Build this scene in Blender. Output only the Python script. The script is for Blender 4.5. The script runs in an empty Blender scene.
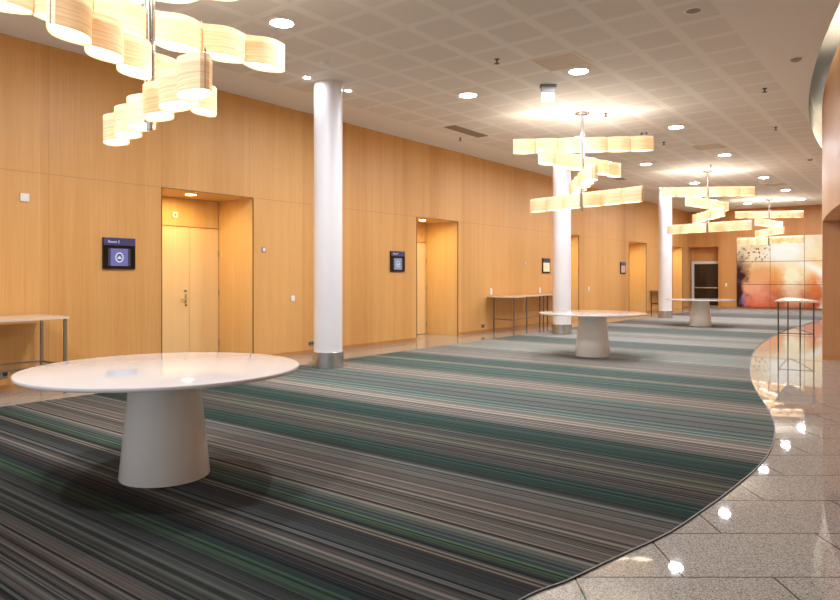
import bpy, bmesh, math, random
from math import sin, cos, pi, sqrt, atan, radians
random.seed(7)
S = bpy.context.scene
COL = S.collection

# ------------------------------------------------------------------ helpers
def link(o, parent=None):
    COL.objects.link(o)
    if parent is not None:
        o.parent = parent
    return o

def tag(o, label=None, cat=None, group=None, kind=None):
    if label: o['label'] = label
    if cat: o['category'] = cat
    if group: o['group'] = group
    if kind: o['kind'] = kind
    return o

def thing(name, label, cat, loc=(0, 0, 0), rz=0.0, group=None, kind=None):
    o = bpy.data.objects.new(name, None)
    o.empty_display_size = 0.2
    o.location = loc
    o.rotation_euler = (0, 0, rz)
    link(o)
    return tag(o, label, cat, group, kind)

def copy_tree(o, parent=None):
    c = o.copy()
    COL.objects.link(c)
    if parent is not None:
        c.parent = parent
    for ch in list(o.children):
        copy_tree(ch, c)
    return c

class MB:
    """collects faces of one mesh"""
    def __init__(self):
        self.bm = bmesh.new()
    def quad(self, *pts):
        self.bm.faces.new([self.bm.verts.new(p) for p in pts])
        return self
    def poly(self, pts):
        return self.quad(*pts)
    def box(self, x0, x1, y0, y1, z0, z1, bev=0.0):
        vs = [self.bm.verts.new(p) for p in
              [(x0, y0, z0), (x1, y0, z0), (x1, y1, z0), (x0, y1, z0),
               (x0, y0, z1), (x1, y0, z1), (x1, y1, z1), (x0, y1, z1)]]
        fs = []
        for f in ((0, 3, 2, 1), (4, 5, 6, 7), (0, 1, 5, 4), (1, 2, 6, 5), (2, 3, 7, 6), (3, 0, 4, 7)):
            fs.append(self.bm.faces.new([vs[i] for i in f]))
        if bev > 0:
            es = set(e for f in fs for e in f.edges)
            bmesh.ops.bevel(self.bm, geom=list(es), offset=bev, segments=2, affect='EDGES', profile=0.5)
        return self
    def lathe(self, prof, n=48, c=(0, 0), cap0=True, cap1=True):
        rings = []
        for r, z in prof:
            rings.append([self.bm.verts.new((c[0] + r * cos(2 * pi * i / n), c[1] + r * sin(2 * pi * i / n), z)) for i in range(n)])
        for a, b in zip(rings, rings[1:]):
            for i in range(n):
                j = (i + 1) % n
                self.bm.faces.new((a[i], a[j], b[j], b[i]))
        if cap0: self.bm.faces.new(list(reversed(rings[0])))
        if cap1: self.bm.faces.new(rings[-1])
        return self
    def bar(self, p, q, r, n=10):
        from mathutils import Vector
        p, q = Vector(p), Vector(q)
        d = (q - p).normalized()
        a = d.orthogonal().normalized(); b = d.cross(a)
        R = [[self.bm.verts.new(e + (a * cos(2 * pi * i / n) + b * sin(2 * pi * i / n)) * r) for i in range(n)] for e in (p, q)]
        for i in range(n):
            j = (i + 1) % n
            self.bm.faces.new((R[0][i], R[0][j], R[1][j], R[1][i]))
        self.bm.faces.new(list(reversed(R[0]))); self.bm.faces.new(R[1])
        return self
    def prism(self, outline, z0, z1):
        a = [self.bm.verts.new((x, y, z0)) for x, y in outline]
        b = [self.bm.verts.new((x, y, z1)) for x, y in outline]
        n = len(outline)
        for i in range(n):
            j = (i + 1) % n
            self.bm.faces.new((a[i], a[j], b[j], b[i]))
        self.bm.faces.new(list(reversed(a))); self.bm.faces.new(b)
        return self
    def build(self, name, mat, parent=None, smooth=False, normals=True):
        if normals:
            bmesh.ops.recalc_face_normals(self.bm, faces=self.bm.faces[:])
        me = bpy.data.meshes.new(name)
        self.bm.to_mesh(me); self.bm.free()
        if mat is not None: me.materials.append(mat)
        if smooth:
            for p in me.polygons: p.use_smooth = True
            try:
                me.set_sharp_from_angle(angle=radians(40))
            except Exception:
                pass
        return link(bpy.data.objects.new(name, me), parent)

def lin(c):
    def f(v):
        v /= 255.0
        return v / 12.92 if v <= 0.04045 else ((v + 0.055) / 1.055) ** 2.4
    return (f(c[0]), f(c[1]), f(c[2]), 1.0)

# ------------------------------------------------------------------ materials
class NT:
    def __init__(self, name):
        self.m = bpy.data.materials.new(name)
        self.m.use_nodes = True
        self.t = self.m.node_tree
        self.t.nodes.clear()
        self.out = self.n('ShaderNodeOutputMaterial')
    def n(self, kind, **kw):
        nd = self.t.nodes.new(kind)
        for k, v in kw.items():
            setattr(nd, k, v)
        return nd
    def l(self, a, b):
        self.t.links.new(a, b)
    def math(self, op, a, b=None, clamp=False):
        nd = self.n('ShaderNodeMath', operation=op); nd.use_clamp = clamp
        for i, v in enumerate((a, b)):
            if v is None: continue
            if isinstance(v, (int, float)): nd.inputs[i].default_value = v
            else: self.l(v, nd.inputs[i])
        return nd.outputs[0]
    def mix(self, fac, a, b, mode='MIX'):
        nd = self.n('ShaderNodeMix', data_type='RGBA', blend_type=mode)
        for s, v in ((nd.inputs[0], fac), (nd.inputs[6], a), (nd.inputs[7], b)):
            if isinstance(v, (int, float)): s.default_value = v
            elif isinstance(v, tuple): s.default_value = v
            else: self.l(v, s)
        return nd.outputs[2]
    def ramp(self, fac, stops, interp='LINEAR'):
        nd = self.n('ShaderNodeValToRGB')
        nd.color_ramp.interpolation = interp
        els = nd.color_ramp.elements
        els[0].position = stops[0][0]; els[0].color = stops[0][1]
        els[1].position = stops[-1][0]; els[1].color = stops[-1][1]
        for p, c in stops[1:-1]:
            e = els.new(p); e.color = c
        self.l(fac, nd.inputs[0])
        return nd.outputs[0]
    def noise(self, vec, scale, detail=3.0, rough=0.5, dims='3D'):
        nd = self.n('ShaderNodeTexNoise', noise_dimensions=dims)
        nd.inputs['Scale'].default_value = scale
        nd.inputs['Detail'].default_value = detail
        nd.inputs['Roughness'].default_value = rough
        if vec is not None: self.l(vec, nd.inputs['W' if dims == '1D' else 'Vector'])
        return nd.outputs[0]
    def mapping(self, vec, scale=(1, 1, 1), rot=(0, 0, 0), loc=(0, 0, 0)):
        nd = self.n('ShaderNodeMapping')
        nd.inputs['Scale'].default_value = scale
        nd.inputs['Rotation'].default_value = rot
        nd.inputs['Location'].default_value = loc
        self.l(vec, nd.inputs['Vector'])
        return nd.outputs[0]
    def obj(self):
        return self.n('ShaderNodeTexCoord').outputs['Object']
    def xyz(self, vec):
        nd = self.n('ShaderNodeSeparateXYZ'); self.l(vec, nd.inputs[0])
        return nd.outputs
    def principled(self, col, rough=0.5, metal=0.0, spec=0.5, **kw):
        p = self.n('ShaderNodeBsdfPrincipled')
        if isinstance(col, tuple): p.inputs['Base Color'].default_value = col
        else: self.l(col, p.inputs['Base Color'])
        if isinstance(rough, (int, float)): p.inputs['Roughness'].default_value = rough
        else: self.l(rough, p.inputs['Roughness'])
        p.inputs['Metallic'].default_value = metal
        p.inputs['Specular IOR Level'].default_value = spec
        for k, v in kw.items():
            s = p.inputs[k.replace('_', ' ')]
            if isinstance(v, (int, float, tuple)): s.default_value = v
            else: self.l(v, s)
        self.l(p.outputs[0], self.out.inputs[0])
        return p

def plain(name, rgb, rough=0.5, metal=0.0, spec=0.5, var=0.04):
    t = NT(name)
    nz = t.noise(t.obj(), 9.0, 2.0)
    c = lin(rgb)
    d = tuple(v * (1 - var) for v in c[:3]) + (1.0,)
    t.principled(t.mix(nz, c, d), rough, metal, spec)
    return t.m

def glow(name, rgb, strength):
    t = NT(name)
    e = t.n('ShaderNodeEmission')
    e.inputs[0].default_value = lin(rgb); e.inputs[1].default_value = strength
    t.l(e.outputs[0], t.out.inputs[0])
    return t.m

def wood(name, base, dark, seams=False, rough=0.42, spec=0.35, across='Y', strip=0.62):
    """vertical grain veneer; 'across' is the axis the strips follow each other along"""
    t = NT(name)
    o = t.obj()
    x, y, z = t.xyz(o)
    a = y if across == 'Y' else x
    # broad leaves of veneer with a tone each
    cell = t.math('FLOOR', t.math('DIVIDE', a, strip))
    wn = t.n('ShaderNodeTexWhiteNoise', noise_dimensions='1D'); t.l(cell, wn.inputs['W'])
    cell2 = t.math('FLOOR', t.math('DIVIDE', a, strip / 4.0))
    wn2 = t.n('ShaderNodeTexWhiteNoise', noise_dimensions='1D'); t.l(cell2, wn2.inputs['W'])
    g = t.noise(t.mapping(o, scale=(22, 22, 0.55)), 2.2, 5.0, 0.62)
    g2 = t.noise(t.mapping(o, scale=(5, 5, 0.12)), 1.3, 3.0, 0.5)
    f = t.math('ADD', t.math('MULTIPLY', g, 0.5), t.math('MULTIPLY', g2, 0.35))
    f = t.math('ADD', f, t.math('MULTIPLY', wn.outputs[0], 0.22))
    f = t.math('ADD', f, t.math('MULTIPLY', wn2.outputs[0], 0.10))
    col = t.ramp(f, [(0.25, lin(base)), (0.85, lin(dark))])
    if seams:
        hz = t.math('LESS_THAN', t.math('ABSOLUTE', t.math('SUBTRACT', z, 2.648)), 0.006)
        md = t.math('PINGPONG', t.math('SUBTRACT', a, 5.37), 0.775)
        vt = t.math('LESS_THAN', md, 0.004)
        s = t.math('MAXIMUM', hz, vt)
        col = t.mix(t.math('MULTIPLY', s, 0.22), col, lin((95, 60, 30)))
    t.principled(col, rough, 0.0, spec)
    return t.m

M = {}
M['wall_wood'] = wood('veneer_wall', (229, 179, 112), (203, 145, 78), seams=True)
M['niche_wood'] = wood('veneer_niche', (236, 200, 138), (216, 168, 104), seams=False)
M['door_wood'] = wood('veneer_door', (242, 214, 162), (230, 192, 132), seams=False, strip=0.9)
M['far_wood'] = wood('veneer_far', (210, 156, 94), (184, 124, 66), across='X')
M['right_wood'] = wood('veneer_right', (210, 164, 116), (186, 136, 90), rough=0.42, spec=0.3, strip=0.5)
M['base_wood'] = wood('veneer_base', (200, 146, 88), (176, 122, 68))
M['steel'] = plain('brushed_steel', (206, 204, 202), 0.26, 1.0)
M['dark_steel'] = plain('dark_steel', (92, 84, 78), 0.35, 0.9)
M['leg_steel'] = plain('leg_steel', (176, 166, 154), 0.36, 0.9)
M['console_steel'] = plain('console_steel', (128, 114, 102), 0.4, 0.6)
M['edge_brown'] = plain('edge_brown', (112, 78, 50), 0.5)
M['white_paint'] = plain('white_paint', (238, 236, 236), 0.4)
M['white_plastic'] = plain('white_plastic', (236, 232, 224), 0.4)
M['grey_plastic'] = plain('grey_plastic', (150, 146, 140), 0.45)
M['dark_plastic'] = plain('dark_plastic', (60, 54, 50), 0.4)
M['black'] = plain('black_gloss', (14, 14, 18), 0.15)
M['violet'] = plain('violet_header', (68, 66, 112), 0.3)
M['pedestal'] = plain('pedestal_lacquer', (244, 240, 232), 0.22)
M['pale_top'] = plain('pale_top', (222, 200, 172), 0.25)
M['grille'] = plain('vent_grille', (150, 134, 116), 0.5)
M['hatch'] = plain('hatch_board', (196, 180, 160), 0.6)
M['hatch_frame'] = plain('hatch_frame', (226, 208, 184), 0.5)
M['slot_grey'] = plain('slot_grey', (128, 124, 120), 0.4)
M['door_frame'] = plain('door_frame', (214, 206, 196), 0.35)
t = NT('glass_table'); t.principled(lin((206, 206, 204)), 0.05, 0.0, 0.5); M['table_glass'] = t.m
t = NT('dark_glass'); t.principled(t.mix(t.noise(t.mapping(t.obj(), scale=(14, 1, 0.4)), 1.0), lin((30, 25, 22)), lin((52, 42, 34))), 0.06); M['dark_glass'] = t.m

M['down'] = glow('downlight_glow', (238, 242, 254), 600.0)
M['down_small'] = glow('small_downlight_glow', (236, 240, 255), 260.0)
M['niche_glow'] = glow('niche_downlight_glow', (255, 222, 146), 320.0)
M['lamp'] = glow('shade_diffuser_glow', (255, 238, 212), 6.0)
t = NT('uplight_board')          # lit on its upper face only
e = t.n('ShaderNodeEmission'); e.inputs[0].default_value = lin((250, 242, 230)); e.inputs[1].default_value = 14.0
d = t.n('ShaderNodeBsdfDiffuse'); d.inputs[0].default_value = lin((235, 228, 215)); ms = t.n('ShaderNodeMixShader')
t.l(t.n('ShaderNodeNewGeometry').outputs['Backfacing'], ms.inputs[0]); t.l(e.outputs[0], ms.inputs[1]); t.l(d.outputs[0], ms.inputs[2])
t.l(ms.outputs[0], t.out.inputs[0]); M['uplamp'] = t.m
M['cove'] = glow('cove_tube_glow', (255, 240, 214), 90.0)
M['white_glow'] = glow('white_glow', (255, 250, 244), 1.6)
M['screen'] = glow('screen_lavender', (134, 130, 190), 0.85)
M['screen_side'] = glow('screen_side', (92, 88, 104), 0.7)
M['screen_grey'] = glow('screen_grey', (164, 170, 190), 0.85)
M['screen_warm'] = glow('screen_warm', (255, 230, 184), 1.1)
M['screen_pink'] = glow('screen_pink', (226, 176, 160), 0.9)
M['emblem'] = glow('emblem_white', (226, 230, 246), 1.0)
M['emblem_dark'] = plain('emblem_dark', (70, 74, 96), 0.4)

# veneer lamp shade: thin translucent wood
t = NT('shade_veneer')
o = t.obj()
g = t.noise(t.mapping(o, scale=(1.4, 1.4, 95)), 1.5, 3.0, 0.6)
c = t.ramp(g, [(0.36, lin((250, 232, 202))), (0.5, lin((246, 220, 182))), (0.64, lin((234, 198, 150)))])
d = t.n('ShaderNodeBsdfDiffuse'); tr = t.n('ShaderNodeBsdfTranslucent'); ms = t.n('ShaderNodeMixShader')
t.l(c, d.inputs[0]); t.l(c, tr.inputs[0]); ms.inputs[0].default_value = 0.11
t.l(d.outputs[0], ms.inputs[1]); t.l(tr.outputs[0], ms.inputs[2]); t.l(ms.outputs[0], t.out.inputs[0])
M['veneer'] = t.m

# perforated plaster ceiling: tiles of slightly greyer perforation in plain margins
t = NT('perforated_ceiling')
o = t.obj(); x, y, z = t.xyz(o)
def inside(v, start, period, size):
    m = t.math('FLOORED_MODULO', t.math('SUBTRACT', v, start), period)
    # soft edges
    a = t.math('MULTIPLY', m, 1 / 0.012, clamp=True)
    b = t.math('MULTIPLY', t.math('SUBTRACT', size, m), 1 / 0.012, clamp=True)
    return t.math('MULTIPLY', a, b)
pat = t.math('MULTIPLY', inside(x, -4.21, 0.61, 0.50), inside(y, 7.99, 0.625, 0.535))
pat = t.math('MULTIPLY', pat, t.math('LESS_THAN', x, -1.80))
pat = t.math('MULTIPLY', pat, t.math('GREATER_THAN', x, -7.85))
cx = t.math('FLOOR', t.math('DIVIDE', t.math('SUBTRACT', x, -4.21), 0.61))
cy = t.math('FLOOR', t.math('DIVIDE', t.math('SUBTRACT', y, 7.99), 0.625))
wv = t.n('ShaderNodeTexWhiteNoise', noise_dimensions='2D'); cb = t.n('ShaderNodeCombineXYZ')
t.l(cx, cb.inputs[0]); t.l(cy, cb.inputs[1]); t.l(cb.outputs[0], wv.inputs['Vector'])
pc = t.mix(wv.outputs[0], lin((223, 219, 212)), lin((228, 224, 217)))
col = t.mix(pat, lin((236, 233, 227)), pc)
t.principled(col, 0.7, 0.0, 0.2)
M['ceiling'] = t.m

# polished granite slabs
t = NT('polished_granite')
o = t.obj()
s1 = t.noise(o, 110.0, 3.0, 0.75)
v = t.n('ShaderNodeTexVoronoi', feature='F1'); v.inputs['Scale'].default_value = 190.0; t.l(o, v.inputs['Vector'])
spk = t.xyz(v.outputs['Color'])[0]
c = t.ramp(s1, [(0.3, lin((138, 135, 128))), (0.5, lin((166, 163, 155))), (0.72, lin((188, 185, 177)))])
c = t.mix(t.math('GREATER_THAN', spk, 0.80), c, lin((122, 114, 106)))
c = t.mix(t.math('MULTIPLY', t.math('LESS_THAN', spk, 0.15), 0.6), c, lin((214, 206, 192)))
br = t.n('ShaderNodeTexBrick'); br.offset = 0.45; br.offset_frequency = 2
br.inputs['Scale'].default_value = 1.0
br.inputs['Mortar Size'].default_value = 0.005
br.inputs['Mortar Smooth'].default_value = 0.1
br.inputs['Brick Width'].default_value = 0.9
br.inputs['Row Height'].default_value = 0.52
t.l(t.mapping(o, rot=(0, 0, radians(-37.617)), loc=(-0.70, -3.04 + 0.52 * 10, 0)), br.inputs['Vector'])
c = t.mix(br.outputs['Fac'], c, lin((70, 60, 50)))
t.principled(c, 0.025, 0.0, 0.5)
M['granite'] = t.m

# striped carpet, stripes across the hall
BANDS = [(0.0, (66, 60, 56)), (1.0, (66, 60, 56)), (1.24, (72, 68, 64)), (1.5, (84, 75, 68)), (1.72, (66, 68, 62)), (1.87, (70, 72, 68)), (1.92, (40, 42, 42)),
 (2.02, (54, 80, 56)), (2.10, (44, 58, 62)), (2.17, (42, 38, 36)), (2.3, (94, 88, 80)), (2.45, (82, 84, 82)), (2.6, (46, 46, 46)), (2.66, (112, 100, 86)),
 (2.71, (40, 44, 48)), (2.79, (70, 96, 66)), (2.86, (74, 86, 88)), (2.92, (84, 96, 84)), (2.95, (140, 134, 118)), (2.99, (114, 104, 94)), (3.4, (120, 108, 97)),
 (3.72, (102, 98, 90)), (3.82, (112, 112, 104)), (3.86, (46, 58, 54)), (4.0, (42, 74, 64)), (4.15, (52, 76, 68)), (4.2, (84, 79, 74)), (4.42, (88, 83, 76)),
 (4.495, (92, 88, 80)), (4.515, (168, 172, 130)), (4.535, (88, 86, 78)), (4.59, (88, 86, 78)), (4.61, (160, 164, 124)), (4.63, (84, 82, 74)),
 (4.8, (98, 94, 88)), (4.86, (54, 78, 70)), (5.1, (54, 88, 78)), (5.2, (70, 98, 88)), (5.3, (48, 66, 60)), (5.4, (114, 110, 102)), (5.7, (150, 138, 126)),
 (5.85, (162, 148, 134)), (6.0, (116, 132, 122)), (6.2, (106, 124, 116)), (6.5, (112, 115, 112)), (6.8, (116, 124, 118)), (7.0, (96, 120, 110)),
 (7.2, (156, 144, 130)), (7.6, (160, 146, 132)), (7.75, (124, 120, 110)), (8.0, (84, 110, 100)), (8.5, (90, 112, 104)), (8.7, (146, 134, 118)), (8.8, (84, 106, 98)),
 (9.3, (88, 108, 102)), (9.6, (154, 144, 131)), (10.2, (144, 134, 123)), (10.6, (124, 124, 116)), (11.0, (156, 156, 142)), (11.6, (140, 150, 139)),
 (12.3, (156, 147, 135)), (12.6, (102, 117, 110)), (13.6, (98, 110, 104)), (13.9, (158, 160, 149)), (14.5, (160, 156, 144)),
 (15.2, (140, 135, 126)), (15.6, (164, 162, 150)), (16.5, (98, 112, 107)), (17.8, (102, 110, 104)), (18.2, (158, 153, 139)), (18.9, (146, 140, 128)),
 (19.3, (108, 99, 92)), (20.5, (112, 105, 97)), (21.5, (162, 156, 144)), (23.8, (164, 159, 148)), (24.6, (104, 99, 94)), (25.9, (117, 113, 108)),
 (27.7, (152, 150, 146)), (31.5, (148, 146, 143))]
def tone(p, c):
    g = sum(c) / 3.0                       # greyed, and brightened far off: the hall's uneven light put into the yarn colours
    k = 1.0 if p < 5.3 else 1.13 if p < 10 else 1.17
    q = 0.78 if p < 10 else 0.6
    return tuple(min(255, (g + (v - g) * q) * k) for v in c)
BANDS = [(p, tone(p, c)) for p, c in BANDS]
t = NT('striped_carpet')
o = t.obj(); x, y, z = t.xyz(o)
def band_ramp(b):
    y0, y1 = b[0][0], b[-1][0]
    f = t.math('DIVIDE', t.math('SUBTRACT', y, y0), y1 - y0)
    return t.ramp(f, [((p - y0) / (y1 - y0), lin(c)) for p, c in b])
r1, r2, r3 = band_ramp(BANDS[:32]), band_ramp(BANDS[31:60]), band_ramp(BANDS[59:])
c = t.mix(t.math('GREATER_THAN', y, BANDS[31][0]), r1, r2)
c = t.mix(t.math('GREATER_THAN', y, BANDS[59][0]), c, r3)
fine = t.noise(y, 30.0, 4.0, 0.75, '1D')
fine2 = t.noise(t.math('ADD', y, 71.3), 9.0, 3.0, 0.6, '1D')
hue = t.noise(t.math('ADD', y, 31.7), 14.0, 3.0, 0.7, '1D')
g1 = t.ramp(fine, [(0.34, (0.06, 0.065, 0.07, 1)), (0.42, (0.30, 0.31, 0.32, 1)), (0.5, (0.62, 0.63, 0.64, 1)), (0.58, (0.92, 0.93, 0.94, 1)), (0.69, (1.5, 1.5, 1.5, 1))])
g2 = t.ramp(fine2, [(0.32, (0.62, 0.62, 0.62, 1)), (0.5, (0.95, 0.95, 0.95, 1)), (0.68, (1.15, 1.15, 1.15, 1))])
c = t.mix(1.0, c, t.ramp(hue, [(0.38, (0.86, 1.02, 1.0, 1)), (0.5, (0.99, 1.0, 0.98, 1)), (0.62, (1.06, 0.99, 0.95, 1))]), 'MULTIPLY')
c = t.mix(1.0, c, g2, 'MULTIPLY')
c = t.mix(1.0, c, g1, 'MULTIPLY')
pile = t.noise(t.mapping(o, scale=(1, 1, 1)), 320.0, 1.0)
pk = t.ramp(pile, [(0.2, (0.94, 0.94, 0.94, 1)), (0.8, (1.05, 1.05, 1.05, 1))])
c = t.mix(1.0, c, pk, 'MULTIPLY')
t.principled(c, 0.95, 0.0, 0.05, Sheen_Weight=0.03, Sheen_Roughness=0.5)
M['carpet'] = t.m

# ------------------------------------------------------------------ sizes
CEIL = 4.26
XL = -8.82                 # wooden wall with the door niches
YF = 31.1                  # far end wall
ND = 0.95                  # niche depth
NH = 2.645                 # niche height
NICHES = [(5.37, 6.99), (11.33, 12.88), (17.95, 19.52), (23.82, 25.62), (28.85, 30.2)]
YB = -4.0                  # where the modelled hall ends behind the camera
AC, RC = (37.22, 18.15), 39.28     # the curved wall on the right is an arc
def arc_x(y, r): return AC[0] - sqrt(r * r - (y - AC[1]) ** 2)

# ------------------------------------------------------------------ shell
f = MB(); f.quad((XL - 1.2, YB, 0), (6.5, YB, 0), (6.5, YF + 1.2, 0), (XL - 1.2, YF + 1.2, 0))
floor = f.build('floor', M['granite']); tag(floor, kind='structure')

ys = [YB + (YF - YB) * i / 60 for i in range(61)]
c = MB(); c.poly([(XL, YB, CEIL)] + [(arc_x(y, RC), y, CEIL) for y in ys] + [(XL, YF, CEIL)])
tag(c.build('ceiling', M['ceiling']), kind='structure')

# left wall with its door niches
w = MB()
edges = [YB] + [e for n in NICHES for e in n] + [YF]
for i in range(0, len(edges), 2):
    w.quad((XL, edges[i], 0), (XL, edges[i + 1], 0), (XL, edges[i + 1], CEIL), (XL, edges[i], CEIL))
for a, b in NICHES:
    w.quad((XL, a, NH), (XL, b, NH), (XL, b, CEIL), (XL, a, CEIL))
tag(w.build('wall_left', M['wall_wood'], normals=False), kind='structure')
w = MB()
for a, b in NICHES:
    d = XL - ND
    w.quad((d, a, 0), (XL, a, 0), (XL, a, NH), (d, a, NH))
    w.quad((XL, b, 0), (d, b, 0), (d, b, NH), (XL, b, NH))
    w.quad((d, a, 0), (d, b, 0), (d, b, NH), (d, a, NH))
    w.quad((d, a, NH), (d, b, NH), (XL, b, NH), (XL, a, NH))
tag(w.build('wall_niches', M['niche_wood'], normals=False), kind='structure')
bb = MB()
for i in range(0, len(edges), 2):
    bb.box(XL, XL + 0.012, edges[i], edges[i + 1], 0.0, 0.07)
tag(bb.build('baseboard_left', M['base_wood']), kind='structure')
tr = MB()
for a, b in NICHES:                       # slim dark metal edge round each niche mouth
    tr.box(XL - 0.01, XL + 0.012, a - 0.006, a, 0, NH + 0.006)
    tr.box(XL - 0.01, XL + 0.012, b, b + 0.006, 0, NH + 0.006)
    tr.box(XL - 0.01, XL + 0.012, a, b, NH, NH + 0.006)
tag(tr.build('trim_1', M['edge_brown']), kind='structure')

# far wall with a door niche
FX0, FX1, FH, FD = -8.81, -7.55, 2.68, 0.4
w = MB()
w.quad((XL, YF, 0), (FX0, YF, 0), (FX0, YF, CEIL), (XL, YF, CEIL))
w.quad((FX0, YF, FH), (FX1, YF, FH), (FX1, YF, CEIL), (FX0, YF, CEIL))
w.quad((FX1, YF, 0), (4.0, YF, 0), (4.0, YF, CEIL + 0.6), (FX1, YF, CEIL + 0.6))
w.quad((FX0, YF, 0), (FX0, YF + FD, 0), (FX0, YF + FD, FH), (FX0, YF, FH))
w.quad((FX1, YF, 0), (FX1, YF + FD, 0), (FX1, YF + FD, FH), (FX1, YF, FH))
w.quad((FX0, YF, FH), (FX1, YF, FH), (FX1, YF + FD, FH), (FX0, YF + FD, FH))
w.quad((FX0, YF + FD, 0), (FX1, YF + FD, 0), (FX1, YF + FD, FH), (FX0, YF + FD, FH))
tag(w.build('wall_far', M['far_wood'], normals=False), kind='structure')
bb = MB(); bb.box(FX1, 0.2, YF - 0.012, YF, 0, 0.09)
tag(bb.build('baseboard_far', M['base_wood']), kind='structure')

# curved wall on the right, with a long recess under a lintel
RW = RC - 0.20
RY0, RY1, RH, RD = 7.2, 12.86, 2.27, 0.27
w = MB()
def arc_strip(mb, y0, y1, r, z0, z1, n=24):
    for i in range(n):
        a, b = y0 + (y1 - y0) * i / n, y0 + (y1 - y0) * (i + 1) / n
        mb.quad((arc_x(a, r), a, z0), (arc_x(b, r), b, z0), (arc_x(b, r), b, z1), (arc_x(a, r), a, z1))
def arc_flat(mb, y0, y1, r0, r1, z, n=24):
    for i in range(n):
        a, b = y0 + (y1 - y0) * i / n, y0 + (y1 - y0) * (i + 1) / n
        mb.quad((arc_x(a, r0), a, z), (arc_x(a, r1), a, z), (arc_x(b, r1), b, z), (arc_x(b, r0), b, z))
WT = CEIL + 0.02
arc_strip(w, YB, RY0, RW, 0, WT)
arc_strip(w, RY0, RY1, RW, RH, WT)
arc_strip(w, RY1, YF, RW, 0, WT, 40)
for y in (RY0, RY1):
    w.quad((arc_x(y, RW), y, 0), (arc_x(y, RW - RD), y, 0), (arc_x(y, RW - RD), y, RH), (arc_x(y, RW), y, RH))
arc_strip(w, RY0, RY1, RW - RD, 0, RH)
arc_flat(w, RY0, RY1, RW, RW - RD, RH)
bmesh.ops.remove_doubles(w.bm, verts=w.bm.verts[:], dist=0.0005)
ob = w.build('wall_right', M['right_wood'], smooth=True); tag(ob, kind='structure')
bb = MB()
bb.quad((arc_x(RY1, RW), RY1 - 0.012, 0), (arc_x(RY1, RW - RD), RY1 - 0.012, 0), (arc_x(RY1, RW - RD), RY1 - 0.012, 0.08), (arc_x(RY1, RW), RY1 - 0.012, 0.08))
arc_strip(bb, RY0, RY1, RW - RD + 0.012, 0, 0.08)
tag(bb.build('baseboard_right', M['base_wood']), kind='structure')
# raised light slot between the ceiling's edge and the curved wall
s = MB()
arc_strip(s, YB, YF, RC, CEIL, CEIL + 0.5, 60)
arc_flat(s, YB, YF, RC, RW - 0.25, CEIL + 0.5, 60)
arc_strip(s, YB, YF, RW - 0.25, WT, CEIL + 0.5, 60)
arc_flat(s, YB, YF, RW, RW - 0.25, WT, 60)
tag(s.build('trim_2', M['slot_grey']), kind='structure')
for i, (a, b) in enumerate(((6.0, 11.5), (15.6, 21.0))):
    tb = MB()
    n = 10
    for k in range(n):
        y0, y1 = a + (b - a) * k / n, a + (b - a) * (k + 1) / n
        tb.bar((arc_x(y0, RW - 0.12), y0, WT + 0.045), (arc_x(y1, RW - 0.12), y1, WT + 0.045), 0.018, 8)
    ob = tb.build('cove_light', M['cove'])
    tag(ob, ['linear cove lamp in the ceiling slot above the near part of the curved wall',
             'linear cove lamp in the ceiling slot above the far part of the curved wall'][i], 'light', 'cove lamps above the curved wall')

# ------------------------------------------------------------------ carpet
R_EDGE = [(-0.98, 0.2), (-1.2, 1.2), (-1.38, 2.0), (-1.39, 2.49), (-1.31, 2.79), (-1.23, 3.17), (-1.13, 3.63), (-1.08, 4.14), (-1.05, 4.53), (-1.02, 5.16), (-1.03, 5.7), (-1.1, 6.35),
          (-1.23, 7.05), (-1.44, 7.84), (-1.67, 8.64), (-1.95, 9.69), (-2.24, 11.07), (-2.57, 12.89), (-2.8, 14.66), (-2.95, 16.46),
          (-3.02, 18.24), (-3.02, 20.72), (-2.92, 24.23), (-2.7, 28.0), (-2.4, 31.08)]
R_EDGE = [(x * 1.0, y) for x, y in R_EDGE]
def smooth_pts(P, n=6):
    out = []
    for i in range(len(P) - 1):
        p0, p1, p2, p3 = P[max(i - 1, 0)], P[i], P[i + 1], P[min(i + 2, len(P) - 1)]
        for k in range(n):
            u = k / n
            out.append(tuple(0.5 * (2 * p1[j] + (p2[j] - p0[j]) * u + (2 * p0[j] - 5 * p1[j] + 4 * p2[j] - p3[j]) * u * u
                                    + (3 * p1[j] - p0[j] - 3 * p2[j] + p3[j]) * u ** 3) for j in range(2)))
    return out + [P[-1]]
RE = smooth_pts(R_EDGE)
CXL = -7.73
cp = MB(); cp.prism([(CXL, 0.2)] + RE + [(CXL, 31.08)], 0.0, 0.008)
carpet = cp.build('carpet', M['carpet'])
tag(carpet, 'long striped carpet in teal, taupe and grey with a wavy right edge', 'carpet')
ed = MB()
for (x0, y0), (x1, y1) in zip(RE, RE[1:]):
    dx, dy = x1 - x0, y1 - y0
    L = math.hypot(dx, dy); nx, ny = dy / L * 0.009, -dx / L * 0.009
    ed.quad((x0, y0, 0.008), (x0 + nx, y0 + ny, 0.008), (x1 + nx, y1 + ny, 0.008), (x1, y1, 0.008))
    ed.quad((x0 + nx, y0 + ny, 0.008), (x0 + nx, y0 + ny, 0.0), (x1 + nx, y1 + ny, 0.0), (x1 + nx, y1 + ny, 0.008))
ed.build('edge_strip', M['dark_plastic'], carpet)
CZ = 0.008

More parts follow.
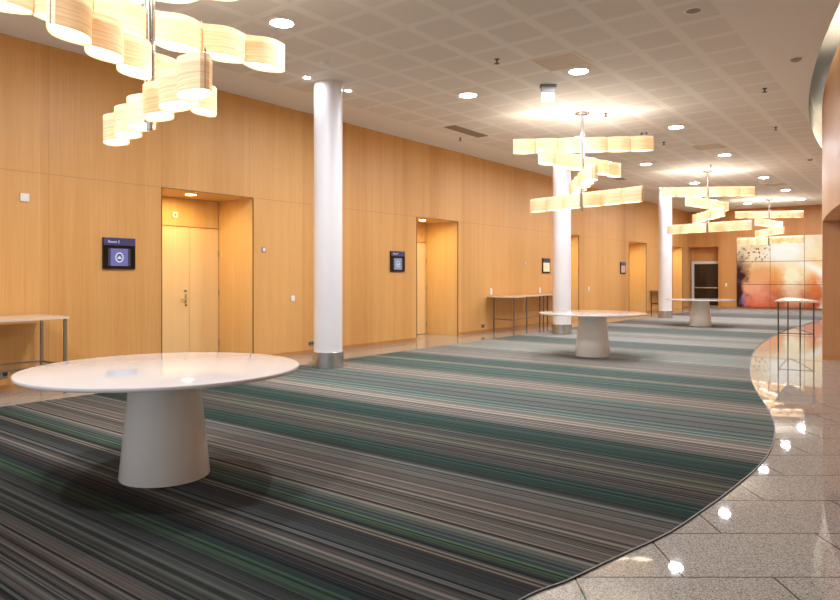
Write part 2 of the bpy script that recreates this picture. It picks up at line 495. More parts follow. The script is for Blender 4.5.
# ------------------------------------------------------------------ columns
COLUMNS = [(-7.245, 7.14), (-7.06, 14.68), (-7.13, 22.55)]
cl = ['nearest white round column with a steel foot ring, beside the front table',
      'middle white round column with a steel foot ring, behind the second table',
      'farthest white round column with a steel foot ring, near the end wall']
def make_column():
    r = thing('column', cl[0], 'column', group='white round columns', kind='thing')
    MB().lathe([(0.213, 0.24), (0.213, CEIL - CZ)], 64).build('shaft', M['white_paint'], r, True)
    MB().lathe([(0.230, 0.0), (0.234, 0.004), (0.234, 0.236), (0.230, 0.24)], 64).build('foot_ring', M['steel'], r, True)
    return r
col0 = make_column()
for i, (x, y) in enumerate(COLUMNS):
    o = col0 if i == 0 else copy_tree(col0)
    o.location = (x, y, CZ); o['label'] = cl[i]

# ------------------------------------------------------------------ round tables
TABLES = [(-4.18, 2.57), (-4.70, 10.97), (-5.19, 19.45)]
tl = ['nearest large round white glossy table on a tapered pedestal',
      'round white glossy table on a tapered pedestal in the middle of the carpet',
      'farthest round white glossy table on a tapered pedestal']
def make_table():
    r = thing('round_table', tl[0], 'table', group='round white tables')
    MB().lathe([(0.890, 0.712), (0.901, 0.715), (0.903, 0.720), (0.903, 0.732), (0.899, 0.737), (0.893, 0.738)], 128).build('tabletop', M['table_glass'], r, True)
    MB().lathe([(0.290, 0.0), (0.294, 0.006), (0.222, 0.712)], 96).build('pedestal', M['pedestal'], r, True)
    return r
tab0 = make_table()
for i, (x, y) in enumerate(TABLES):
    o = tab0 if i == 0 else copy_tree(tab0)
    o.location = (x, y, CZ); o['label'] = tl[i]

# ------------------------------------------------------------------ chandeliers
def shade_outline(L=0.385, d=0.11, e=0.03, n=14):
    top = []
    for i in range(n + 1):
        u = i / n
        top.append((-L / 2 + L * u, e + (d - e) * sin(pi * u) ** 1.0))
    return top + [(x, -y) for x, y in reversed(top)]
SO = shade_outline()
SH = 0.24
b_ = MB()
n_ = len(SO)
lo = [b_.bm.verts.new((x, y, -SH / 2)) for x, y in SO]; hi = [b_.bm.verts.new((x, y, SH / 2)) for x, y in SO]
for i in range(n_):
    j = (i + 1) % n_
    b_.bm.faces.new((lo[i], lo[j], hi[j], hi[i]))
shade_proto = b_.build('shade', M['veneer'], None, True)
b_ = MB(); b_.poly([(x * 0.96, y * 0.94, -SH / 2 + 0.012) for x, y in SO])
diff_proto = b_.build('diffuser', M['lamp'])
b_ = MB(); b_.poly([(x * 0.96, y * 0.94, SH / 2 - 0.05) for x, y in reversed(SO)])
diff2_proto = b_.build('upper_diffuser', M['uplamp'], normals=False)
TIER_Z = [3.69, 3.36, 3.04, 2.71]
CAMYAW = radians(37.617)
def make_chandelier():
    r = thing('chandelier', 'x', 'chandelier', group='veneer chandeliers')
    MB().lathe([(0.024, 2.53), (0.026, 2.535), (0.026, CEIL)], 20).build('pole', M['steel'], r, True)
    p = MB()
    for s in (-1, 1):
        p.bar((0.034 * s * cos(CAMYAW), 0.034 * s * sin(CAMYAW), 2.60), (0.034 * s * cos(CAMYAW), 0.034 * s * sin(CAMYAW), 3.9), 0.009, 8)
    p.build('guide_rods', M['steel'], r, True)
    MB().lathe([(0.05, CEIL - 0.045), (0.125, CEIL - 0.02), (0.13, CEIL)], 32).build('canopy', M['steel'], r, True)
    for k, z in enumerate(TIER_Z):
        a = CAMYAW + radians((-7, 42, 84, 128)[k])
        ux, uy = cos(a), sin(a)
        rl = MB()
        h = SH / 2 + 0.012
        rl.bar((-1.22 * ux, -1.22 * uy, z + h), (1.22 * ux, 1.22 * uy, z + h), 0.008, 8)
        for q in (-1.215, -0.821, -0.427, 0.427, 0.821, 1.215):     # little hanger pins between the shades
            rl.bar((q * ux, q * uy, z - SH / 2 + 0.01), (q * ux, q * uy, z + h + 0.02), 0.0045, 6)
        rl.build('rail', M['leg_steel'], r, True)
        for q in (-1.018, -0.624, -0.230, 0.230, 0.624, 1.018):
            sh = shade_proto.copy(); COL.objects.link(sh); sh.parent = r
            sh.location = (q * ux, q * uy, z); sh.rotation_euler = (0, 0, a)
            for dp in (diff_proto, diff2_proto):
                d = dp.copy(); COL.objects.link(d); d.parent = sh
    return r
chl = ['nearest chandelier of wavy glowing veneer shades, cut by the top left of the view',
       'second chandelier from the camera, glowing veneer tiers above the middle round table',
       'third chandelier from the camera, glowing veneer tiers above the farthest round table',
       'farthest chandelier of glowing veneer tiers, in front of the backlit picture wall']
ch0 = make_chandelier()
for ob in (shade_proto, diff_proto, diff2_proto): bpy.data.objects.remove(ob)
for i, y in enumerate((2.92, 11.15, 19.35, 27.8)):
    o = ch0 if i == 0 else copy_tree(ch0)
    o.location = (-4.97, y, 0); o['label'] = chl[i]

# ------------------------------------------------------------------ ceiling lights
def make_down(name, r, mat, ring, label, group):
    t_ = thing(name, label, 'light', group=group)
    MB().lathe([(r, 0), (r, -0.006), (r * 1.06, -0.012), (r * 1.16, -0.012), (r * 1.2, 0)], 40, cap0=False, cap1=False).build('trim_ring', ring, t_, True)
    MB().lathe([(r, -0.006), (r * 0.5, -0.007), (0.001, -0.007)], 40, cap0=False, cap1=False).build('lens', mat, t_)
    return t_
ORD = ['first', 'second', 'third', 'fourth', 'fifth', 'sixth', 'seventh', 'eighth']
dn0 = make_down('downlight', 0.125, M['down'], M['white_paint'], 'x', 'recessed ceiling downlights')
DOWN = [(-5.92, 0.9, 'recessed ceiling downlight overhead near the camera, on the door wall side'),  # unseen lamp, added to brighten the foreground
        (-5.92, 5.1, 'recessed downlight on the ceiling just right of the nearest chandelier'),
        (-5.92, 8.94, 'recessed downlight between the nearest column top and the hanging light box'),
        (-5.92, 13.1, 'recessed downlight hidden behind the upper tiers of the second chandelier'),
        (-5.92, 17.18, 'recessed downlight just right of the second chandelier, level with its second tier'),
        (-5.92, 21.56, 'recessed downlight close on the left of the third chandelier pole'),
        (-5.92, 25.2, 'recessed downlight behind the top tier of the third chandelier'),
        (-5.92, 28.84, 'recessed downlight left of the farthest chandelier pole, close to the end wall'),
        (-4.0, 0.7, 'recessed ceiling downlight overhead near the camera, on the open side'),  # also out of view, added to light the foreground
        (-4.0, 4.8, 'recessed ceiling downlight in front of the hatch, above the upper edge of the view'),  # unseen as well, kept for the light it throws on the foreground
        (-4.0, 8.85, 'recessed downlight at the corner of the nearest framed access hatch'),
        (-4.0, 13.3, 'recessed downlight right of the second chandelier, nearest of the row beyond the hatch'),
        (-4.0, 17.05, 'recessed downlight above the third chandelier, beside the middle access hatch'),
        (-4.0, 21.59, 'recessed downlight right of the third chandelier pole, above the farthest chandelier'),
        (-4.0, 25.16, 'recessed downlight right of the farthest chandelier pole, second from the end wall'),
        (-4.0, 28.43, 'recessed downlight farthest right, nearest the end wall and the curved wall')]
for i, (x, y, l) in enumerate(DOWN):
    o = dn0 if i == 0 else copy_tree(dn0)
    o.location = (x, y, CEIL); o['label'] = l
sd0 = make_down('small_downlight', 0.05, M['down_small'], M['white_paint'], 'x', 'small downlights beside the columns')
first = True
for i, (x, y) in enumerate(COLUMNS):  # lamps at the middle and farthest columns are unseen, added for light
    for s, nm in ((-1, 'left'), (1, 'right')):
        o = sd0 if first else copy_tree(sd0); first = False
        o.location = (x, y + 0.43 * s, CEIL)
        o['label'] = 'small bright ceiling downlight just %s of the %s white column' % (nm, ['nearest', 'middle', 'farthest'][i])
nd0 = make_down('niche_downlight', 0.075, M['niche_glow'], M['white_paint'], 'x', 'downlights in the door niches')
for i, (a, b) in enumerate(NICHES):
    o = nd0 if i == 0 else copy_tree(nd0)
    o.location = (XL - 0.36, (a + b) / 2 - 0.1, NH)
    o['label'] = 'warm round downlight in the soffit of the %s door niche from the left' % ORD[i]

# ------------------------------------------------------------------ small ceiling fittings
def sprinkler(label, x, y, first=[None]):
    if first[0] is None:
        r = thing('ceiling_sprinkler', label, 'sprinkler', group='ceiling sprinklers')
        MB().lathe([(0.035, 0.001), (0.035, -0.006), (0.011, -0.01), (0.011, -0.045)], 16).build('stem', M['dark_plastic'], r, True)
        MB().lathe([(0.001, -0.052), (0.034, -0.056), (0.034, -0.062), (0.001, -0.064)], 16).build('deflector', M['dark_steel'], r, True)
        first[0] = r
    else:
        r = copy_tree(first[0])
    r.location = (x, y, CEIL); r['label'] = label
for x, y, l in ((-4.64, 7.7, 'dark ceiling sprinkler head left of the framed access hatch'),
                (-2.1, 11.41, 'dark ceiling sprinkler head nearest the curved wall on the right'),
                (-2.47, 14.48, 'ceiling sprinkler head farther along the curved wall side'),
                (-4.65, 14.62, 'small sprinkler head behind the twin spot fitting'),
                (-7.88, 11.6, 'ceiling sprinkler head beside the long air vent near the wooden wall'),
                (-4.64, 11.41, 'small sprinkler head right of the second chandelier canopy'),
                (-4.64, 18.36, 'small sprinkler head in front of the third chandelier canopy')):
    sprinkler(l, x, y)
def dome(label, x, y, mat, r=0.07, name='smoke_detector', cat='smoke detector'):
    t_ = thing(name, label, cat, (x, y, CEIL))
    MB().lathe([(r, 0), (r, -0.015)], 28).build('base', M['white_plastic'], t_, True)
    MB().lathe([(r * 0.85, -0.015), (r * 0.75, -0.035), (r * 0.4, -0.048), (0.001, -0.05)], 28, cap1=False).build('cover', mat, t_, True)
dome('small white round detector on the ceiling before the nearest column', -6.55, 6.38, M['white_plastic'])
dome('grey dome detector on the plain ceiling near the curved steel slot', -1.48, 10.08, M['grey_plastic'], 0.08)
dome('small dome detector far along the ceiling by the curved wall', -2.47, 18.9, M['grey_plastic'], 0.075)
sp = thing('ceiling_speaker', 'flush oval looking ceiling speaker at the top right of the view', 'speaker', (-2.1, 7.6, CEIL))
MB().lathe([(0.10, 0), (0.10, -0.008), (0.085, -0.010), (0.075, -0.006)], 36, cap0=False, cap1=False).build('rim', M['white_plastic'], sp, True)
MB().lathe([(0.075, -0.006), (0.001, -0.012)], 36, cap0=False, cap1=False).build('grille', M['grille'], sp, True)
sp = thing('twin_spotlight', 'small twin spot fitting on the ceiling right of the second chandelier', 'spotlight', (-4.64, 13.36, CEIL))
MB().box(-0.075, 0.075, -0.03, 0.03, -0.015, 0).build('base', M['white_plastic'], sp)
for s in (-1, 1):
    MB().lathe([(0.018, -0.015), (0.026, -0.05), (0.022, -0.054)], 18, c=(0.05 * s, 0)).build('spot_head', M['grey_plastic'], sp, True)
# framed access hatches
hl = ['square framed access hatch in the ceiling beside the nearest far row downlight',
      'square framed ceiling access hatch between the second and third chandeliers',
      'square framed ceiling access hatch nearest the end wall']
h0 = thing('access_hatch', hl[0], 'hatch', group='ceiling access hatches')
hb = MB(); W_ = 0.31
for x0, x1, y0, y1 in ((-W_, W_, -W_, -W_ + 0.028), (-W_, W_, W_ - 0.028, W_), (-W_, -W_ + 0.028, -W_ + 0.028, W_ - 0.028), (W_ - 0.028, W_, -W_ + 0.028, W_ - 0.028)):
    hb.box(x0, x1, y0, y1, -0.008, 0)
hb.build('frame', M['hatch_frame'], h0)
MB().box(-W_ + 0.03, W_ - 0.03, -W_ + 0.03, W_ - 0.03, -0.005, 0).build('panel', M['hatch'], h0)
for i, (x, y) in enumerate(((-4.0, 8.31), (-4.02, 15.75), (-4.0, 23.4))):
    o = h0 if i == 0 else copy_tree(h0)
    o.location = (x, y, CEIL); o['label'] = hl[i]
# long air vents near the wooden wall
vl = ['long slim air vent in the ceiling between the nearest and middle columns',
      'long slim air vent in the ceiling beyond the middle column']
v0 = thing('air_vent', vl[0], 'vent', group='long ceiling air vents')
vb = MB()
for x0, x1, y0, y1 in ((-0.13, 0.13, -0.6, -0.575), (-0.13, 0.13, 0.575, 0.6), (-0.13, -0.105, -0.575, 0.575), (0.105, 0.13, -0.575, 0.575)):
    vb.box(x0, x1, y0, y1, -0.01, 0)
vb.build('frame', M['grille'], v0)
vb = MB()
for k in range(5):
    vb.box(-0.098 + 0.042 * k, -0.073 + 0.042 * k, -0.572, 0.572, -0.008, -0.001)
vb.build('louvre', M['grille'], v0)
for i, (x, y) in enumerate(((-7.42, 11.15), (-7.42, 18.9))):
    o = v0 if i == 0 else copy_tree(v0)
    o.location = (x, y, CEIL); o['label'] = vl[i]
# hanging lit box
ex = thing('hanging_sign_box', 'small hanging light box with grey top and white lit lower panel', 'light box', (-4.65, 9.2, CEIL), CAMYAW)
MB().box(-0.12, 0.12, -0.05, 0.05, -0.045, 0, 0.004).build('mount', M['grey_plastic'], ex)
MB().box(-0.105, 0.105, -0.04, 0.04, -0.11, -0.045, 0.004).build('housing', M['grey_plastic'], ex)
MB().box(-0.10, 0.10, -0.012, 0.012, -0.26, -0.11, 0.003).build('lit_panel', M['white_glow'], ex)

# ------------------------------------------------------------------ doors in the niches
XD = XL - ND
HD = 2.18
for i, (a, b) in enumerate(NICHES):
    d = bpy.data.objects.new('door_%d' % (i + 1), None); link(d); d.location = (XD, (a + b) / 2, 0); tag(d, kind='structure')
    L = b - a; y0, y1 = -L / 2, L / 2
    sp_ = y1 - L * 0.355
    g = 0.005
    for (p, q, main) in ((y0 + 0.012, sp_ - g / 2, True), (sp_ + g / 2, y1 - 0.012, False)):
        lf = MB().box(0.004, 0.044, p, q, 0.008, HD - 0.006, 0.002).build('leaf', M['door_wood'], d)
        if main:
            h = MB()
            h.box(0.044, 0.050, q - 0.085, q - 0.045, 0.93, 1.09, 0.002)
            h.bar((0.05, q - 0.065, 1.0), (0.10, q - 0.065, 1.0), 0.009)
            h.bar((0.098, q - 0.065, 1.0), (0.098, q - 0.19, 1.0), 0.009)
            h.build('handle', M['steel'], lf, True)
            MB().bar((0.044, q - 0.065, 0.90), (0.056, q - 0.065, 0.90), 0.016, 16).build('lock', M['dark_steel'], lf, True)
            MB().box(0.044, 0.05, q - 0.10, q - 0.04, 1.115, 1.15, 0.002).build('lock_plate', M['steel'], lf)
    MB().box(0.004, 0.04, y0 + 0.012, y1 - 0.012, HD + 0.006, NH - 0.004, 0.002).build('header_panel', M['niche_wood'], d)
    hg = MB()
    for z in (0.25, 1.1, 1.75):
        hg.bar((0.05, y1 - 0.012, z - 0.05), (0.05, y1 - 0.012, z + 0.05), 0.009)
    hg.build('hinges', M['leg_steel'], d, True)
for i in (0, 1):
    a, b = NICHES[i]
    s_ = thing('motion_sensor', ['small white sensor above the doors of the nearest niche', 'small white sensor above the door of the second niche'][i], 'sensor', (XD + 0.04, a + 0.78, 2.36))
    MB().box(0, 0.02, -0.05, 0.05, -0.05, 0.05, 0.004).build('cover', M['white_plastic'], s_)
    MB().bar((0.02, 0, 0.0), (0.028, 0, 0.0), 0.013, 14).build('eye', M['dark_plastic'], s_)

# glass door in the end wall
d = bpy.data.objects.new('door_6', None); link(d); d.location = ((FX0 + FX1) / 2 + 0.02, YF + FD - 0.01, 0); tag(d, kind='structure')
hw = (FX1 - FX0) / 2 - 0.03
fr = MB()
fr.box(-hw, -hw + 0.11, -0.09, 0, 0, 2.06, 0.004); fr.box(hw - 0.07, hw, -0.09, 0, 0, 2.06, 0.004)
fr.box(-hw + 0.11, hw - 0.07, -0.09, 0, 1.94, 2.06, 0.004)
fr.build('frame', M['door_frame'], d)
MB().box(-hw + 0.11, hw - 0.07, -0.05, -0.02, 0.10, 1.94).build('glass', M['dark_glass'], d)
MB().box(-hw + 0.11, hw - 0.07, -0.055, -0.015, 0.004, 0.10).build('kick_plate', M['steel'], d)
MB().box(-hw + 0.13, hw - 0.09, -0.11, -0.08, 0.86, 0.91, 0.004).box(-hw + 0.15, -hw + 0.18, -0.08, -0.05, 0.86, 0.91).box(hw - 0.14, hw - 0.11, -0.08, -0.05, 0.86, 0.91).build('push_bar', M['steel'], d)

# ------------------------------------------------------------------ wall signs
def text(body, size, mat, parent, loc, name='lettering'):
    cu = bpy.data.curves.new(name, 'FONT'); cu.body = body; cu.size = size; cu.extrude = 0.0008
    cu.align_x = 'LEFT'; cu.align_y = 'CENTER'
    cu.materials.append(mat)
    tmp = bpy.data.objects.new(name, cu); COL.objects.link(tmp)
    bpy.context.view_layer.update()
    me = bpy.data.meshes.new_from_object(tmp.evaluated_get(bpy.context.evaluated_depsgraph_get()))
    bpy.data.objects.remove(tmp)
    me.name = name
    o = bpy.data.objects.new(name, me); link(o, parent)
    o.location = loc; o.rotation_euler = (pi / 2, 0, pi / 2)
    return o
def door_sign(label, y, screen, emblem, words):
    s = thing('door_sign', label, 'sign', (XL, y, 1.47), group='screens beside the door niches')
    MB().box(0.0, 0.035, -0.225, 0.225, 0, 0.42, 0.004).build('housing', M['black'], s)
    hd = MB().box(0.035, 0.039, -0.222, 0.222, 0.318, 0.418).build('header_strip', M['violet'], s)
    if words: text(words, 0.05, M['emblem'], hd, (0.0395, -0.165, 0.365))
    sc = MB().box(0.035, 0.0375, -0.125, 0.115, 0.04, 0.275).build('screen', screen, s)
    if not emblem:
        sc.data.transform(__import__('mathutils').Matrix.Diagonal((1.0, 1.6, 1.08, 1.0)))
    if emblem:
        for p, q in ((-0.16, -0.127), (0.117, 0.15)):
            MB().box(0.035, 0.037, p, q, 0.04, 0.275).build('screen_margin', M['screen_side'], s)
        e = MB(); n = 40; R0, R1, cz, cy = 0.052, 0.068, 0.155, -0.005
        for k in range(n):
            a0, a1 = 2 * pi * k / n, 2 * pi * (k + 1) / n
            e.quad(*[(0.0385, cy + r * cos(a) * 0.86, cz + r * sin(a)) for r, a in ((R0, a0), (R1, a0), (R1, a1), (R0, a1))])
        e.poly([(0.0385, cy - 0.034, cz - 0.018), (0.0385, cy + 0.034, cz - 0.018), (0.0385, cy + 0.012, cz + 0.010), (0.0385, cy, cz + 0.022), (0.0385, cy - 0.012, cz + 0.010)])
        e.build('emblem', M['emblem'], sc)
        e = MB(); e.poly([(0.0385, cy + 0.022 * cos(2 * pi * k / 20), cz + 0.036 + 0.012 * sin(2 * pi * k / 20)) for k in range(20)])
        e.quad((0.0385, cy - 0.018, cz - 0.045), (0.0385, cy + 0.018, cz - 0.045), (0.0385, cy + 0.018, cz - 0.032), (0.0385, cy - 0.018, cz - 0.032))
        e.build('emblem_mark', M['emblem_dark'], sc)
    return s
door_sign('black wall screen with a ring emblem left of the nearest door niche', 4.725, M['screen'], True, 'Room 2')
door_sign('black wall screen with a grey display left of the second door niche', 10.665, M['screen_grey'], True, 'Room 3')
door_sign('wall screen with a warm cream display left of the middle column', 17.30, M['screen_warm'], False, None)
door_sign('small wall screen with a pinkish display right of the middle column', 23.18, M['screen_pink'], False, None)

# ------------------------------------------------------------------ switches and sockets
def plate(name, cat, label, loc, w, h, mat, detail='rocker', dmat=None, axis='X'):
    s = thing(name, label, cat, loc, 0 if axis == 'X' else -pi / 2)
    MB().box(0, 0.014, -w / 2, w / 2, -h / 2, h / 2, 0.003).build('plate', mat, s)
    dmat = dmat or M['white_paint']
    if detail == 'rocker':
        MB().box(0.014, 0.019, -w * 0.3, w * 0.3, -h * 0.3, h * 0.3, 0.002).build('rocker', dmat, s)
    elif detail == 'sockets':
        for k in (-1, 1):
            MB().bar((0.014, k * w * 0.24, 0), (0.0165, k * w * 0.24, 0), h * 0.3, 18).build('socket', dmat, s)
    return s
plate('wall_thermostat', 'thermostat', 'square white plate high on the wall at the left edge', (XL, 3.54, 2.33), 0.10, 0.10, M['white_plastic'])
plate('wall_thermostat', 'thermostat', 'small grey square plate right of the nearest door niche', (XL, 7.21, 1.81), 0.085, 0.085, M['grey_plastic'])
plate('light_switch', 'switch', 'white light switch left of the nearest column', (XL, 7.84, 0.99), 0.085, 0.10, M['white_plastic'])
plate('light_switch', 'switch', 'white light switch above the left end of the console behind the middle column', (XL, 14.34, 1.0), 0.09, 0.16, M['white_plastic'])
plate('light_switch', 'switch', 'white light switch above the right end of the console left of the middle column', (XL, 16.94, 0.99), 0.09, 0.16, M['white_plastic'])
plate('wall_thermostat', 'thermostat', 'small grey plate on the wall left of the cream wall screen', (XL, 16.08, 1.74), 0.08, 0.08, M['grey_plastic'])
plate('light_switch', 'switch', 'white light switch on the wall just right of the middle column', (XL, 20.27, 0.98), 0.09, 0.16, M['white_plastic'])
plate('wall_socket', 'socket', 'grey double socket low on the wall left of the nearest column', (XL, 8.27, 0.18), 0.14, 0.08, M['steel'], 'sockets', M['dark_plastic'])
plate('wall_socket', 'socket', 'grey double socket low on the wall left of the middle console', (XL, 13.96, 0.16), 0.14, 0.08, M['steel'], 'sockets', M['dark_plastic'])
plate('wall_socket', 'socket', 'grey double socket low on the wall behind the nearest table', (XL, 3.28, 0.2), 0.16, 0.09, M['steel'], 'sockets', M['dark_plastic'])
plate('light_switch', 'switch', 'white switch on the end wall beside the backlit picture', (-7.23, YF, 1.02), 0.07, 0.16, M['white_plastic'], axis='Y')

# ------------------------------------------------------------------ console tables
def console(label, loc, rz, L, D, h, bow, legmat, topmat, r=0.016, skip=()):
    """back edge on local y axis at x = 0, depth towards +x"""
    s = thing('console_table', label, 'console table', loc, rz, 'narrow standing consoles')
    out = [(0, L), (0, 0)]
    n = 16
    for k in range(n + 1):
        u = k / n
        out.append((D - bow + bow * sin(pi * u), L * u))
    MB().prism(out, h - 0.028, h).build('tabletop', topmat, s)
    i_ = 0.035
    P = [(i_, i_), (D - bow - i_, i_), (i_, L - i_), (D - bow - i_, L - i_)]
    for (x, y) in P:
        MB().box(x - r, x + r, y - r, y + r, 0, h - 0.028, 0.002).build('leg', legmat, s)
    q = r * 0.7
    zs = 0.33
    for (a, b) in ((0, 2), (1, 3), (0, 1), (2, 3)):
        (x0, y0), (x1, y1) = P[a], P[b]
        if abs(x0 - x1) < 1e-6:
            MB().box(x0 - q, x0 + q, min(y0, y1) + r, max(y0, y1) - r, zs - q, zs + q).build('stretcher', legmat, s)
        else:
            MB().box(min(x0, x1) + r, max(x0, x1) - r, y0 - q, y0 + q, zs - q, zs + q).build('stretcher', legmat, s)
    return s
def leg_console(label, loc, L, D, h, bow, legmat, topmat, rz=0.0, r=0.016):
    return console(label, loc, rz, L, D, h, bow, legmat, topmat, r)
leg_console('pale topped steel console against the wall at the left edge', (XL + 0.09, 1.78, 0), 1.94, 0.74, 0.90, 0.06, M['leg_steel'], M['pale_top'])
def free_console(label, legs, top, rails, h, legmat, topmat, r=0.014):
    ox, oy = legs[0]
    s = thing('console_table', label, 'console table', (ox, oy, 0), 0, 'narrow standing consoles')
    MB().prism([(x - ox, y - oy) for x, y in top], h - 0.026, h).build('tabletop', topmat, s)
    for x, y in legs:
        MB().box(x - ox - r, x - ox + r, y - oy - r, y - oy + r, 0, h - 0.026, 0.002).build('leg', legmat, s)
    for a, b in rails:
        (x0, y0), (x1, y1) = legs[a], legs[b]
        MB().bar((x0 - ox, y0 - oy, 0.33), (x1 - ox, y1 - oy, 0.33), r * 0.7, 8).build('stretcher', legmat, s)
    return s
free_console('bow fronted steel console against the wall left of the middle column',
             [(-8.68, 14.26), (-8.01, 14.07), (-8.18, 15.02), (-8.30, 15.95)],
             smooth_pts([(-8.79, 16.08), (-8.79, 14.12)], 1) + smooth_pts([(-8.60, 14.02), (-7.98, 14.0), (-7.94, 14.2), (-8.06, 14.7), (-8.15, 15.2), (-8.26, 16.08)], 5),
             [(0, 1), (1, 2), (2, 3)], 0.885, M['console_steel'], M['pale_top'])
free_console('steel console half hidden behind the middle column',
             [(-8.66, 17.1), (-8.66, 17.7), (-8.32, 17.7), (-8.31, 16.18)],
             [(-8.79, 17.8), (-8.79, 16.15), (-8.26, 16.15), (-8.26, 17.8)],
             [(0, 1), (1, 2), (2, 3), (3, 0)], 0.885, M['console_steel'], M['pale_top'])
leg_console('dark slim console against the wall left of the farthest column', (XL + 0.03, 26.0, 0), 1.0, 0.36, 0.84, 0.02, M['dark_steel'], M['base_wood'])
free_console('tall pale topped console on dark legs standing on granite by the curved wall',
             [(-2.31, 13.78), (-2.46, 15.75), (-2.13, 15.0), (-1.75, 13.84)],
             [(-2.36, 13.72), (-1.66, 13.72), (-1.68, 13.95), (-2.03, 15.08), (-2.40, 15.85), (-2.52, 15.8)],
             [(0, 3), (3, 2), (2, 1), (1, 0)], 0.93, M['dark_plastic'], M['pale_top'], 0.011)

# ------------------------------------------------------------------ backlit picture wall
t = NT('backlit_picture')
o = t.obj(); x, y, z = t.xyz(o)       # object space: x 0..3.85 across, z 0..2.98 up
n1 = t.noise(o, 1.1, 4.0, 0.6)
n2 = t.noise(t.mapping(o, loc=(4, 0, 2)), 1.9, 3.0, 0.6)
n3 = t.noise(t.mapping(o, loc=(9, 0, 5), scale=(1, 1, 0.5)), 2.4, 3.0, 0.6)
wx = t.math('ADD', x, t.math('MULTIPLY', t.math('SUBTRACT', n2, 0.5), 0.9))
wz = t.math('ADD', z, t.math('MULTIPLY', t.math('SUBTRACT', n1, 0.5), 1.0))
def blob(cx, cz, rx, rz):
    a = t.math('POWER', t.math('DIVIDE', t.math('SUBTRACT', wx, cx), rx), 2.0)
    b = t.math('POWER', t.math('DIVIDE', t.math('SUBTRACT', wz, cz), rz), 2.0)
    return t.math('POWER', 2.718, t.math('MULTIPLY', t.math('ADD', a, b), -1.0))
col = t.ramp(t.math('DIVIDE', wz, 2.98), [(0.0, lin((160, 66, 34))), (0.22, lin((196, 96, 50))), (0.36, lin((236, 136, 54))), (0.52, lin((248, 172, 82))), (0.7, lin((253, 220, 158))), (0.95, lin((250, 226, 184)))])
lf = t.math('MULTIPLY', t.math('SUBTRACT', 1.5, wx), 2.0, clamp=True)
left = t.ramp(t.math('DIVIDE', wz, 2.98), [(0.0, lin((206, 84, 62))), (0.25, lin((240, 160, 124))), (0.5, lin((236, 166, 104))), (0.75, lin((252, 226, 182))), (1.0, lin((246, 206, 160)))])
col = t.mix(lf, col, left)
col = t.mix(t.math('MULTIPLY', blob(3.6, 0.9, 0.55, 0.6), 0.75), col, lin((206, 96, 52)))
col = t.mix(t.math('MULTIPLY', blob(3.3, 2.65, 0.28, 0.4), 0.6), col, lin((226, 158, 108)))
col = t.mix(t.math('MULTIPLY', blob(1.85, 2.35, 0.7, 0.5), 1.5, clamp=True), col, lin((255, 252, 240)))
col = t.mix(t.math('MULTIPLY', blob(2.15, 1.35, 0.4, 0.6), 1.2, clamp=True), col, lin((255, 240, 196)))
col = t.mix(t.math('MULTIPLY', blob(2.15, 0.5, 0.32, 0.5), 0.5), col, lin((250, 206, 170)))
# pale sweep curving down to the right edge
sw = t.math('SUBTRACT', z, t.math('SUBTRACT', 1.92, t.math('MULTIPLY', t.math('POWER', t.math('MAXIMUM', t.math('SUBTRACT', x, 1.9), 0.0), 2.0), 0.30)))
sw = t.math('POWER', 2.718, t.math('MULTIPLY', t.math('POWER', t.math('DIVIDE', sw, 0.20), 2.0), -1.0))
sw = t.math('MULTIPLY', sw, t.math('MULTIPLY', t.math('SUBTRACT', x, 1.9), 1.2, clamp=True))
col = t.mix(sw, col, lin((255, 246, 222)))
col = t.mix(t.math('MULTIPLY', t.math('SUBTRACT', wx, 3.0), 2.4, clamp=True), col, lin((255, 246, 226)))
# dark violet petals along the left edge, lower part
dk = t.math('SUBTRACT', 1.6, t.math('DIVIDE', t.math('ADD', x, t.math('MULTIPLY', t.math('SUBTRACT', n2, 0.5), 1.1)), 0.34), clamp=True)
dk = t.math('MULTIPLY', dk, t.math('SUBTRACT', 2.6, z, clamp=True))
dcol = t.mix(t.math('MULTIPLY', t.math('SUBTRACT', n3, 0.52), 6.0, clamp=True), lin((40, 16, 26)), lin((128, 104, 134)))
col = t.mix(t.math('MULTIPLY', dk, 1.0), col, dcol)
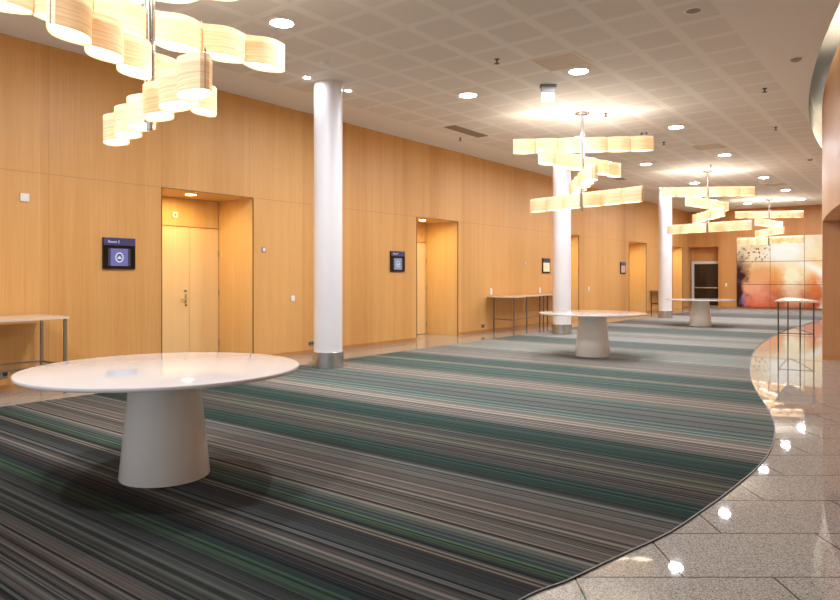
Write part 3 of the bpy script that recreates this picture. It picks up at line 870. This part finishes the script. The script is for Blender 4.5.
# dark red flecks near the top left
fl = t.noise(o, 7.5, 2.0, 0.55)
up = t.math('MULTIPLY', t.math('MULTIPLY', t.math('SUBTRACT', z, 1.8), 3.0, clamp=True), t.math('MULTIPLY', t.math('SUBTRACT', 2.72, z), 3.0, clamp=True))
up = t.math('MULTIPLY', up, t.math('MULTIPLY', t.math('SUBTRACT', 1.4, x), 3.0, clamp=True))
fk = t.math('MULTIPLY', t.math('MULTIPLY', t.math('SUBTRACT', fl, 0.55), 16.0, clamp=True), up)
col = t.mix(fk, col, lin((140, 66, 44)))
em = t.n('ShaderNodeEmission'); em.inputs[1].default_value = 1.0
t.l(col, em.inputs[0])
gl = t.n('ShaderNodeBsdfGlossy'); gl.inputs['Roughness'].default_value = 0.1; gl.inputs['Color'].default_value = (0.04, 0.04, 0.04, 1)
ad = t.n('ShaderNodeAddShader'); t.l(em.outputs[0], ad.inputs[0]); t.l(gl.outputs[0], ad.inputs[1])
t.l(ad.outputs[0], t.out.inputs[0])
M['picture'] = t.m
AX, AZ = -6.80, 0.09
pw = thing('backlit_picture_wall', 'large backlit picture wall of orange and cream glass panels on the end wall', 'picture', (AX, YF - 0.06, AZ))
cols_ = [0, 1.29, 2.55, 3.85]; rows_ = [0, 0.96, 1.92, 2.98]
MB().box(0.0, 3.85, 0.02, 0.055, 0, 2.98).build('backing', M['edge_brown'], pw)
for i in range(3):
    for j in range(3):
        MB().box(cols_[i] + 0.010, cols_[i + 1] - 0.010, 0.0, 0.02, rows_[j] + 0.010, rows_[j + 1] - 0.010).build('glass_panel', M['picture'], pw)

# ------------------------------------------------------------------ world, camera, view
wd = bpy.data.worlds.new('world'); S.world = wd
wd.use_nodes = True
bg = wd.node_tree.nodes['Background']
bg.inputs[0].default_value = lin((240, 244, 255)); bg.inputs[1].default_value = 1.15

cam = bpy.data.cameras.new('camera'); co = bpy.data.objects.new('camera', cam); link(co)
cam.sensor_fit = 'HORIZONTAL'; cam.sensor_width = 36.0; cam.lens = 36.0 * 671 / 840
cam.shift_y = -23.0 / 840
cam.clip_end = 200
co.location = (0, 0, 1.36); co.rotation_euler = (pi / 2, 0, CAMYAW)
S.camera = co
S.view_settings.view_transform = 'Standard'; S.view_settings.look = 'None'
S.view_settings.exposure = -0.08; S.view_settings.gamma = 1.0
S.view_settings.use_curve_mapping = False
S.cycles.use_denoising = True
S.cycles.max_bounces = 8
S.cycles.sample_clamp_indirect = 6.0
